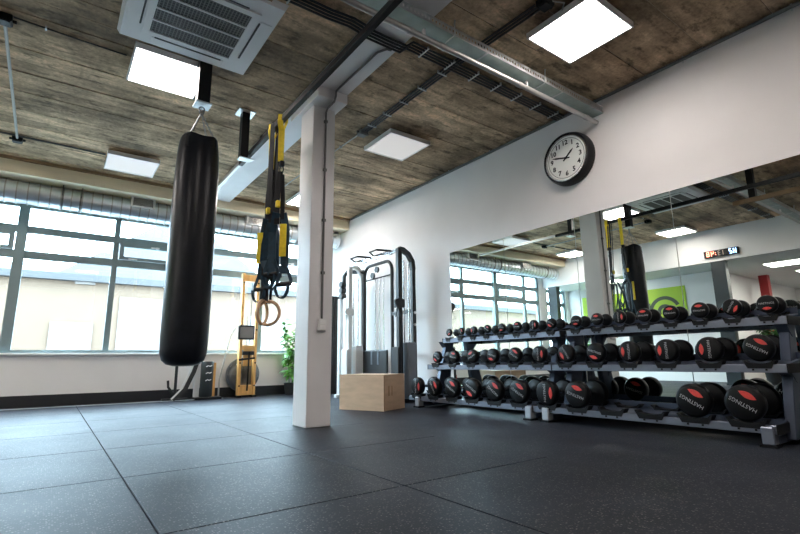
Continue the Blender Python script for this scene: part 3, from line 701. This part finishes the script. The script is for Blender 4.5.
near = {'bottom': lin(1.265, 2.80, 6), 'middle': lin(1.192, 2.675, 6), 'top': lin(1.145, 2.64, 8)}
far = {'bottom': lin(3.12, 4.70, 6), 'middle': lin(2.975, 4.495, 6), 'top': lin(2.915, 4.42, 8)}
def rad(t, yy):
    a, b = RAD[t]; return a+(b-a)*max(0, min(1, (4.7-yy)/3.5))
EMPTY = {('near', 'bottom', 2), ('near', 'bottom', 3)}
slots_n = [(t, yy, rad(t, yy)) for t in near for yy in near[t]]
slots_f = [(t, yy, rad(t, yy)) for t in far for yy in far[t]]
rack(1.17, 2.86, 'grey three-tier dumbbell rack with two empty bottom saddles', slots_n)
rack(3.05, 4.72, 'grey three-tier dumbbell rack beside the wooden box', slots_f)

# unit dumbbell: head radius 1 -> scaled; handle along x
def make_dumbbell():
    P = thing('dumbbell', 'unit', 'dumbbell', (0, 0, 0), 'black dumbbells on the racks')
    L = 1.62                                   # half length in head radii
    hb = bmesh.new()
    for s in (-1,):
        lathe(hb, [(0, -L), (.80, -L), (.90, -L+.04), (.975, -L+.13), (1, -L+.26), (1, -L+.52), (.975, -L+.62), (.90, -L+.70), (.55, -L+.74), (.40, -L+.80), (.34, -L+.80)], (0, 0, 0), 'x', 40)
    h1 = obj('head', hb, 'rubber', P, smooth=True)
    h2 = bpy.data.objects.new('head', h1.data); COL.objects.link(h2); h2.parent = P; h2.rotation_euler = (0, 0, PI)
    bm = bmesh.new(); lathe(bm, [(.15, -L+.75), (.165, -.45), (.185, 0), (.165, .45), (.15, L-.75)], (0, 0, 0), 'x', 16); obj('handle', bm, 'chrome', P, smooth=True)
    tm = text_mesh('HASTINGS', .31)
    bm = bmesh.new(); n = 14; pts = []
    for k in range(n+1): u = -1+2*k/n; pts.append((u*.47, .17*(1-u*u)))
    for k in range(1, n): u = 1-2*k/n; pts.append((u*.47, -.17*(1-u*u)))
    A = [bm.verts.new((-L-.004, p[0], p[1]-.50)) for p in pts]; Bv = [bm.verts.new((-L-.022, p[0]*.94, p[1]*.9-.50)) for p in pts]
    bm.faces.new(Bv); 
    for i in range(len(A)): bm.faces.new((A[i], A[(i+1) % len(A)], Bv[(i+1) % len(A)], Bv[i]))
    for h in (h1, h2):
        if h is h1: b1 = obj('badge', bm, 'badge_red', h)
        else: b2 = bpy.data.objects.new('badge', b1.data); COL.objects.link(b2); b2.parent = h
        t = place_text(tm, 'letter', (-L-.003, 0, .06), (0, -1, 0), (0, 0, 1), h)
    return P
proto = make_dumbbell()
CLK = {('far', 'bottom'): [3, 2, 1, 7, 1.2, 1], ('near', 'bottom'): [3, 12.6, 0, 0, 1, 1], ('far', 'middle'): [7, 12.3, 11.2, 6.5, 1, 3],
       ('near', 'middle'): [8, 6.6, 9, 9, 9, 1], ('far', 'top'): [5, 2, 9, 1, 6, 12, 3, 7], ('near', 'top'): [6, 12, 3, 12, 12, 12, 4, 6]}
ORD = ['leftmost', 'second from left', 'third from left', 'fourth from left', 'fifth from left', 'sixth from left', 'seventh from left', 'rightmost']
first = True
for rk, dct in (('far', far), ('near', near)):
    for t in ('bottom', 'middle', 'top'):
        lst = sorted(dct[t], reverse=True); n = len(lst)
        for i, yy in enumerate(lst):
            slot = n-1-i
            if rk == 'near' and t == 'bottom' and i in (2, 3): continue
            R_ = rad(t, yy); d = proto if first else copy_tree(proto); first = False
            pos = 'rightmost' if i == n-1 else ORD[i]
            size = {'bottom': 'large', 'middle': 'medium', 'top': 'small'}[t]
            d['label'] = f"{size} black dumbbell, {t} tier of the {'rack by the box' if rk == 'far' else 'nearest rack'}, {pos}"
            xf, xb, zf, zb = TIERS[t]
            d.scale = (R_*(.95 if t == 'bottom' else 1.05),)+(R_, R_)
            L = 1.62*d.scale[0]
            zc = (zf+zb)/2+{'bottom': .004, 'middle': .010, 'top': .022}[t]+R_
            cxx = FX[t]+L
            d.location = (cxx, yy, zc)
            c = CLK[(rk, t)][i]
            d.rotation_euler = ((6-c)*PI/6*-1 if False else (c-6)*PI/6, 0, 0)

# ------------------------------------------------------------------ plywood box
ang = math.atan2(.19, .43)
PB = thing('plyo_box', 'plywood jump box with a hand slot beside the pillar', 'box', (3.07, 4.553, 0))
d1 = Vector((math.cos(ang), math.sin(ang), 0)); d2 = Vector((-math.sin(ang), math.cos(ang), 0)); O = Vector((3.07, 4.553, 0))
def obox(u0, u1, v0, v1, z0, z1):
    bm = bmesh.new(); hexa(bm, [O+d1*u+d2*v+Vector((0, 0, z0)) for u, v in ((u0, v0), (u1, v0), (u1, v1), (u0, v1))], [O+d1*u+d2*v+Vector((0, 0, z1)) for u, v in ((u0, v0), (u1, v0), (u1, v1), (u0, v1))]); return bm
W1, W2, HB, th = .47, .62, .40, .018
obj('long_panel', obox(0, th, 0, W2, 0, HB-th), 'plywood', PB); obj('long_panel', obox(W1-th, W1, 0, W2, 0, HB-th), 'plywood', PB)
ep = obj('end_panel', obox(th+.0005, W1-th-.0005, .001, th, 0, HB-th), 'plywood', PB); obj('end_panel', obox(th+.0005, W1-th-.0005, W2-th, W2-.001, 0, HB-th), 'plywood', PB)
obj('top_panel', obox(-.001, W1+.001, -.001, W2+.001, HB-th+.0005, HB), 'plywood', PB)
obj('edge_line', obox(-.0005, .0015+th, -.0004, .0006, 0, HB-th), 'plywood_edge', PB)
obj('hand_slot', obox(W1*.20, W1*.225+.02, -.0015, .0005, .16, .27), 'plywood_edge', ep)
obj('hand_slot', obox(W1*.36, W1*.36+.018, -.0015, .0005, .16, .27), 'plywood_edge', ep)

# ------------------------------------------------------------------ cable machine
CM = thing('cable_machine', 'black dual cable pulley machine against the right wall', 'gym machine', (4.0, 6.0, 0))
for (yt, first_) in ((5.33, True), (6.72, False)):
    mm = 'machine_black' if first_ else 'machine_white'
    obj('front_upright', B((3.83, 3.90, yt-.035, yt+.035, .05, 2.13), bev=.006), mm, CM)
    obj('rear_upright', B((4.08, 4.14, yt-.03, yt+.03, .05, 1.86), bev=.006), mm, CM)
    obj('top_bracket', T([(3.865, yt, 2.12), (3.93, yt, 2.115), (4.03, yt, 2.06), (4.095, yt, 1.96), (4.11, yt, 1.84)], 0, flat=(.032, .032), side=(0, 1, 0)), mm, CM)
    obj('base_foot', B((3.62, 4.18, yt-.04, yt+.04, 0, .05), bev=.006), mm, CM)
    for x in (3.945, 4.03): obj('guide_rod', T([(x, yt, .05), (x, yt, 1.96 if x < 4 else 1.92)], .011, 10), 'chrome', CM, smooth=True)
    obj('stack_shroud', B((3.925, 4.065, yt-.11, yt+.11, .05, .80), bev=.01), 'machine_grey' if first_ else mm, CM)
    obj('side_shroud', B((3.77, 3.828, yt-.09, yt+.09, .05, .74), bev=.01), mm, CM)
    obj('selector_knob', B((3.755, 3.769, yt-.075, yt-.035, .28, .34)), 'machine_red', CM)
    ca = obj('pulley_carriage', B((3.80, 3.93, yt-.05, yt+.05, 1.28, 1.40), bev=.01), mm, CM)
    bm = bmesh.new(); lathe(bm, [(.055, -.015), (.045, 0), (.055, .015)], (3.80, yt-.07, 1.34), 'y', 20); obj('pulley', bm, mm, ca, smooth=True)
    obj('cable_handle', T([(3.79, yt-.07, 1.28), (3.79, yt-.13, 1.15), (3.79, yt-.01, 1.15)], .008, 6, closed=True), mm, CM)
    for z in (1.05, 1.22): obj('bolt_cap', T([(4.11, yt-.03, z), (4.11, yt-.04, z)], .02, 10), 'plastic_white', CM)
# pull-up bar with diamond grips between the towers
obj('pull_up_beam', T([(3.865, 5.36, 2.10), (3.865, 6.69, 2.10)], 0, flat=(.022, .022), side=(0, 0, 1)), 'chrome', CM)
for yc in (5.75, 6.30):
    obj('grip_loop', T([(3.86, yc-.22, 2.13), (3.70, yc-.10, 2.15), (3.70, yc+.10, 2.15), (3.86, yc+.22, 2.13)], .016, 8, closed=True), 'machine_black', CM, smooth=True)
# rear arch with stack shield
def rounded(y0, y1, z0, z1, rr, x):
    return [(x, y0, z0)]+[(x, y0+rr-rr*math.cos(q), z1-rr+rr*math.sin(q)) for q in [PI/2*k/6 for k in range(7)]]+[(x, y1-rr+rr*math.sin(q), z1-rr+rr*math.cos(q)) for q in [PI/2*k/6 for k in range(7)]]+[(x, y1, z0)]
obj('rear_arch', T(rounded(5.87, 6.66, 0.03, 2.09, .16, 4.12), .026, 10), 'machine_black', CM, smooth=True)
obj('arch_bar', T([(4.12, 5.88, 1.86), (4.12, 6.65, 1.86)], .012, 8), 'machine_black', CM, smooth=True)
for zz in (.66, 1.25): obj('link_bar', B((4.10, 4.14, 5.37, 5.86, zz-.025, zz+.025)), 'machine_black', CM)
for yk in (6.10, 6.22, 6.34): obj('guide_rod', T([(4.12, yk, .05), (4.12, yk, 1.86)], .009, 8), 'chrome', CM, smooth=True)
obj('stack_shield', B((4.05, 4.09, 5.93, 6.58, .06, .72), bev=.02, seg=2), 'machine_black', CM)
for yk in (6.16, 6.34): obj('shield_strip', B((4.044, 4.0495, yk-.02, yk+.02, .50, .70)), 'machine_grey', CM)
for zz in (1.98, 1.90):
    bm = bmesh.new(); lathe(bm, [(.05, -.015), (.04, 0), (.05, .015)], (4.06, 6.20+(.12 if zz < 1.95 else 0), zz), 'x', 18); obj('pulley', bm, 'machine_black', CM, smooth=True)
# lat arm with stacked rollers on the far side
obj('lat_arm', T([(4.10, 6.66, 2.02), (3.95, 6.95, 2.05), (3.93, 7.02, 1.98), (3.93, 7.02, 1.80)], .035, 10), 'machine_black', CM, smooth=True)
for zz in (1.84, 1.74, 1.64): bm = bmesh.new(); lathe(bm, [(0, -.045), (.05, -.045), (.055, 0), (.05, .045), (0, .045)], (3.92, 7.05, zz), 'x', 16); obj('roller', bm, 'machine_black', CM, smooth=True)
for xx, yk in ((3.92, 7.12), (3.94, 6.96)): obj('side_column', B((xx-.03, xx+.03, yk-.04, yk+.04, .0, 1.60)), 'machine_white', CM)

o = thing('gym_mat', 'tall black gym mat standing on end behind the pillar', 'gym mat', (4.1, 7.75, 0))
for k in range(3): obj('mat_panel', B((4.0+.07*k, 4.066+.07*k, 7.62, 8.2, .0, 1.72), bev=.008), 'mat_foam', o)

# ------------------------------------------------------------------ upright rowing machine
RX, RY = 2.67, 8.06
RW = thing('rowing_machine', 'wooden water rowing machine stored upright by the windows', 'rowing machine', (RX, RY, 0))
for s in (-1, 1):
    obj('rail', B((RX+s*.125-.021, RX+s*.125+.021, RY-.05, RY+.05, .03, 2.06), bev=.004), 'oak', RW)
    obj('foot_block', B((RX+s*.125-.035, RX+s*.125+.035, RY-.09, RY+.07, 0, .03)), 'black_metal', RW)
    for z in (.18, .55, 1.1, 1.9): obj('bolt', T([(RX+s*.125, RY-.05, z), (RX+s*.125, RY-.056, z)], .014, 10), 'black_metal', RW)
obj('top_crosspiece', B((RX-.0995, RX+.0995, RY-.035, RY+.035, 1.93, 2.04), bev=.004), 'oak', RW)
obj('mid_crosspiece', B((RX-.0995, RX+.0995, RY-.04, RY+.04, .76, .84), bev=.004), 'oak', RW)
obj('low_crosspiece', B((RX-.0995, RX+.0995, RY-.04, RY+.05, .03, .19), bev=.004), 'oak', RW)
obj('drive_board', B((RX-.07, RX+.07, RY-.03, RY-.01, .50, .76)), 'oak', RW)
mo = obj('monitor', B((RX-.19, RX+.08, RY-.10, RY-.055, .93, 1.17), bev=.01), 'machine_black', RW)
obj('screen', B((RX-.165, RX+.055, RY-.103, RY-.1005, .96, 1.14)), 'grille_mesh', mo)
obj('seat_carriage', B((RX-.095, RX+.095, RY-.07, RY+.03, .68, .74)), 'machine_black', RW)
bm = bmesh.new(); lathe(bm, [(0, -.07), (.22, -.07), (.27, -.05), (.275, 0), (.27, .05), (.22, .07), (0, .07)], (RX-.02, RY+.125, .36), 'y', 40); ta = obj('water_tank', bm, 'tank_glass', RW, smooth=True)
bm = bmesh.new(); lathe(bm, [(0, -.055), (.20, -.055), (.245, 0), (.20, .055), (0, .055)], (RX-.02, RY+.125, .34), 'y', 32); obj('water', bm, 'tank', ta, smooth=True)
bm = bmesh.new(); lathe(bm, [(.255, -.02), (.278, -.02), (.278, .02), (.255, .02)], (RX-.02, RY+.125, .36), 'y', 40); obj('tank_rim', bm, 'machine_grey', ta, smooth=True)
obj('drive_strap', T([(RX+.015, RY-.06, 1.9), (RX+.012, RY-.06, .86)], 0, flat=(.006, .002), side=(1, 0, 0)), 'grey_cable', RW)
obj('drive_strap', T([(RX+.01, RY-.075, .74), (RX+.0, RY-.075, .10)], 0, flat=(.014, .002), side=(1, 0, 0)), 'black_metal', RW)
obj('handle_bar', T([(RX-.16, RY-.09, .60), (RX+.10, RY-.09, .63)], .015, 10), 'black_metal', RW, smooth=True)

# stand, rod and folded bands behind the bag
ST = thing('storage_tube', 'slate upright storage tube with three white marks behind the bag', 'storage tube', (2.02, 8.05, 0))
obj('base_plate', B((1.86, 2.26, 7.93, 8.17, 0, .035), bev=.008), 'black_metal', ST)
bm = bmesh.new(); lathe(bm, [(.085, .035), (.095, .05), (.095, .56), (.085, .58), (.07, .58), (.07, .50), (0, .50)], (2.04, 8.05, 0), 'z', 28); obj('tube_body', bm, 'slate_post', ST, smooth=True)
obj('side_spar', B((2.13, 2.17, 8.03, 8.09, .035, .56)), 'oak', ST)
obj('rear_panel', B((1.86, 1.94, 8.06, 8.10, .035, .52)), 'machine_white', ST)
for z in (.29, .40, .505):
    bm = bmesh.new(); tube(bm, [(2.0, 7.955, z-.008), (2.03, 7.951, z+.010), (2.055, 7.952, z-.002), (2.085, 7.962, z+.010)], .007, 6); obj('white_mark', bm, 'plastic_white', ST)
o = obj('leaning_rod', T([(2.215, 7.97, .046), (2.22, 7.99, .30), (2.33, 8.05, .75), (2.38, 8.06, .98), (2.47, 8.07, 1.15)], [.014, .012, .010, .009, .007], 8), 'pale_cable', smooth=True); tag(o, 'thin pale rod bent over and leaning beside the rowing machine', 'rod')
FB = thing('folding_bench', 'folded black and white bench frame behind the punch bag', 'bench', (1.6, 8.05, 0))
obj('upright_bar', T([(1.60, 8.10, .0), (1.60, 8.10, .62)], .022, 10), 'machine_black', FB, smooth=True)
obj('pad', T([(1.90, 8.06, .62), (1.84, 8.05, .42), (1.72, 8.0, .16), (1.55, 7.95, .025)], 0, flat=(.03, .018), side=(1, 0, 0)), 'machine_black', FB)
obj('white_rail', T([(1.83, 8.02, .60), (1.77, 8.01, .40), (1.66, 7.96, .17), (1.52, 7.92, .03)], 0, flat=(.012, .012), side=(1, 0, 0)), 'machine_white', FB)
obj('hook_arm', T([(1.49, 8.10, .30), (1.50, 8.10, .20), (1.56, 8.10, .12), (1.64, 8.08, .05)], .018, 8), 'machine_black', FB, smooth=True)
obj('foot_bar', B((1.42, 1.78, 8.07, 8.13, 0, .03)), 'machine_black', FB)

# ------------------------------------------------------------------ plants
def plant(x, y, z0, h, spread, n, m, label, pot_h=.26, pot_r=.13, wide=.03, long_=.16):
    P = thing('potted_plant', label, 'plant', (x, y, z0))
    bm = bmesh.new(); lathe(bm, [(0, 0), (pot_r*.75, 0), (pot_r, pot_h), (pot_r*.9, pot_h), (pot_r*.88, pot_h-.03), (0, pot_h-.03)], (x, y, z0), 'z', 24); pot = obj('pot', bm, 'mat_foam', P, smooth=True)
    bm = bmesh.new(); lathe(bm, [(0, pot_h-.029), (pot_r*.87, pot_h-.029), (pot_r*.5, pot_h-.015), (0, pot_h-.012)], (x, y, z0), 'z', 16); obj('soil', bm, 'soil', pot)
    lf = bmesh.new(); rnd = random.Random(int(x*100+y*10))
    for s in range(6):
        a = rnd.uniform(0, 2*PI); tip = Vector((x+spread*.55*math.cos(a), y+spread*.55*math.sin(a), z0+h*rnd.uniform(.75, .97))); b0 = Vector((x+.03*math.cos(a), y+.03*math.sin(a), z0+pot_h-.02))
        mid = b0.lerp(tip, .5)+Vector((-.03*math.cos(a), -.03*math.sin(a), .03))
        path = [b0, b0.lerp(mid, .5), mid, mid.lerp(tip, .5), tip]; obj('stem', T(path, [.009, .008, .007, .005, .003], 6), 'leaf_dark', P)
        for k in range(n//6):
            t = rnd.uniform(.12, 1); p = b0.lerp(mid, t*2) if t < .5 else mid.lerp(tip, t*2-1)
            az = rnd.uniform(0, 2*PI); el = rnd.uniform(-.5, .8); d = Vector((math.cos(az)*math.cos(el), math.sin(az)*math.cos(el), math.sin(el)))
            sd = d.cross(Vector((0, 0, 1))).normalized(); nn = sd.cross(d); ll = long_*rnd.uniform(.7, 1.25); ww = wide*rnd.uniform(.8, 1.2)
            c = [p, p+d*ll*.35+sd*ww-nn*.01, p+d*ll*.4+nn*.012, p+d*ll*.35-sd*ww-nn*.01, p+d*ll*.75+sd*ww*.7-nn*.02, p+d*ll*.75-nn*.005, p+d*ll*.75-sd*ww*.7-nn*.02, p+d*ll-nn*.05]
            v = [lf.verts.new(q) for q in c]
            for f in ((0, 1, 2), (0, 2, 3), (1, 4, 5, 2), (2, 5, 6, 3), (4, 7, 5), (5, 7, 6)): lf.faces.new([v[i] for i in f])
    tag(obj('foliage', lf, m, P), kind='stuff')
plant(3.45, 8.02, 0, 1.45, .30, 200, 'leaf', 'bright green leafy plant in black pot beside the pillar', .20, .12)
plant(-2.98, 7.35, 0, 1.75, .36, 130, 'leaf', 'tall palm-like plant by the small window', .3, .16, .025, .32)
plant(-3.1, 3.42, 0, 1.42, .5, 300, 'leaf_dark', 'bushy green plant under the timer beside the slate post', .5, .2, .04, .15)

# ------------------------------------------------------------------ outside
o = obj('ground', B((-30, 35, YW+.2, 45, -.4, -.3)), 'asphalt'); tag(o, kind='structure')
HB_ = thing('brick_house', 'pale brick house with grey hipped roof seen through the windows', 'building', (3, 20, -.3))
obj('house_wall', B((-14, 18, 17, 26, -.3, 3.15)), 'facade', HB_)
obj('gutter', B((-14.3, 18.3, 16.75, 17, 3.0, 3.2)), 'roof_tile', HB_)
bm = bmesh.new(); hexa(bm, [(-14.3, 16.8, 3.2), (18.3, 16.8, 3.2), (18.3, 26.3, 3.2), (-14.3, 26.3, 3.2)], [(-12, 19, 3.75), (16, 19, 3.75), (16, 24, 3.75), (-12, 24, 3.75)]); rf = obj('roof', bm, 'roof_tile', HB_)
bm = bmesh.new(); hexa(bm, [(-.1, 16.9, 3.21), (6.6, 16.9, 3.21), (6.6, 23, 3.21), (-.1, 23, 3.21)], [(2.6, 18.2, 5.4), (4.3, 18.2, 5.4), (4.3, 22, 5.4), (2.6, 22, 5.4)]); obj('dormer', bm, 'roof_tile', rf)
for (a, b, z0, z1) in ((-.12, .93, .75, 1.78), (1.56, 2.85, .75, 2.60), (-4.5, -3.2, .75, 2.0), (5.6, 7.0, .75, 2.2), (8.6, 9.6, .75, 1.9)):
    f = obj('window', B((a, b, 16.94, 17.0, z0, z1)), 'facade_white', HB_)
    m_ = (a+b)/2
    for (p, q) in ((a+.06, m_-.03), (m_+.03, b-.06)): obj('pane', B((p, q, 16.93, 16.94, z0+.06, z1-.06)), 'facade_white', f)
obj('wall_lamp', B((.36, .87, 16.9, 17.0, 2.93, 3.0)), 'facade_white', HB_)
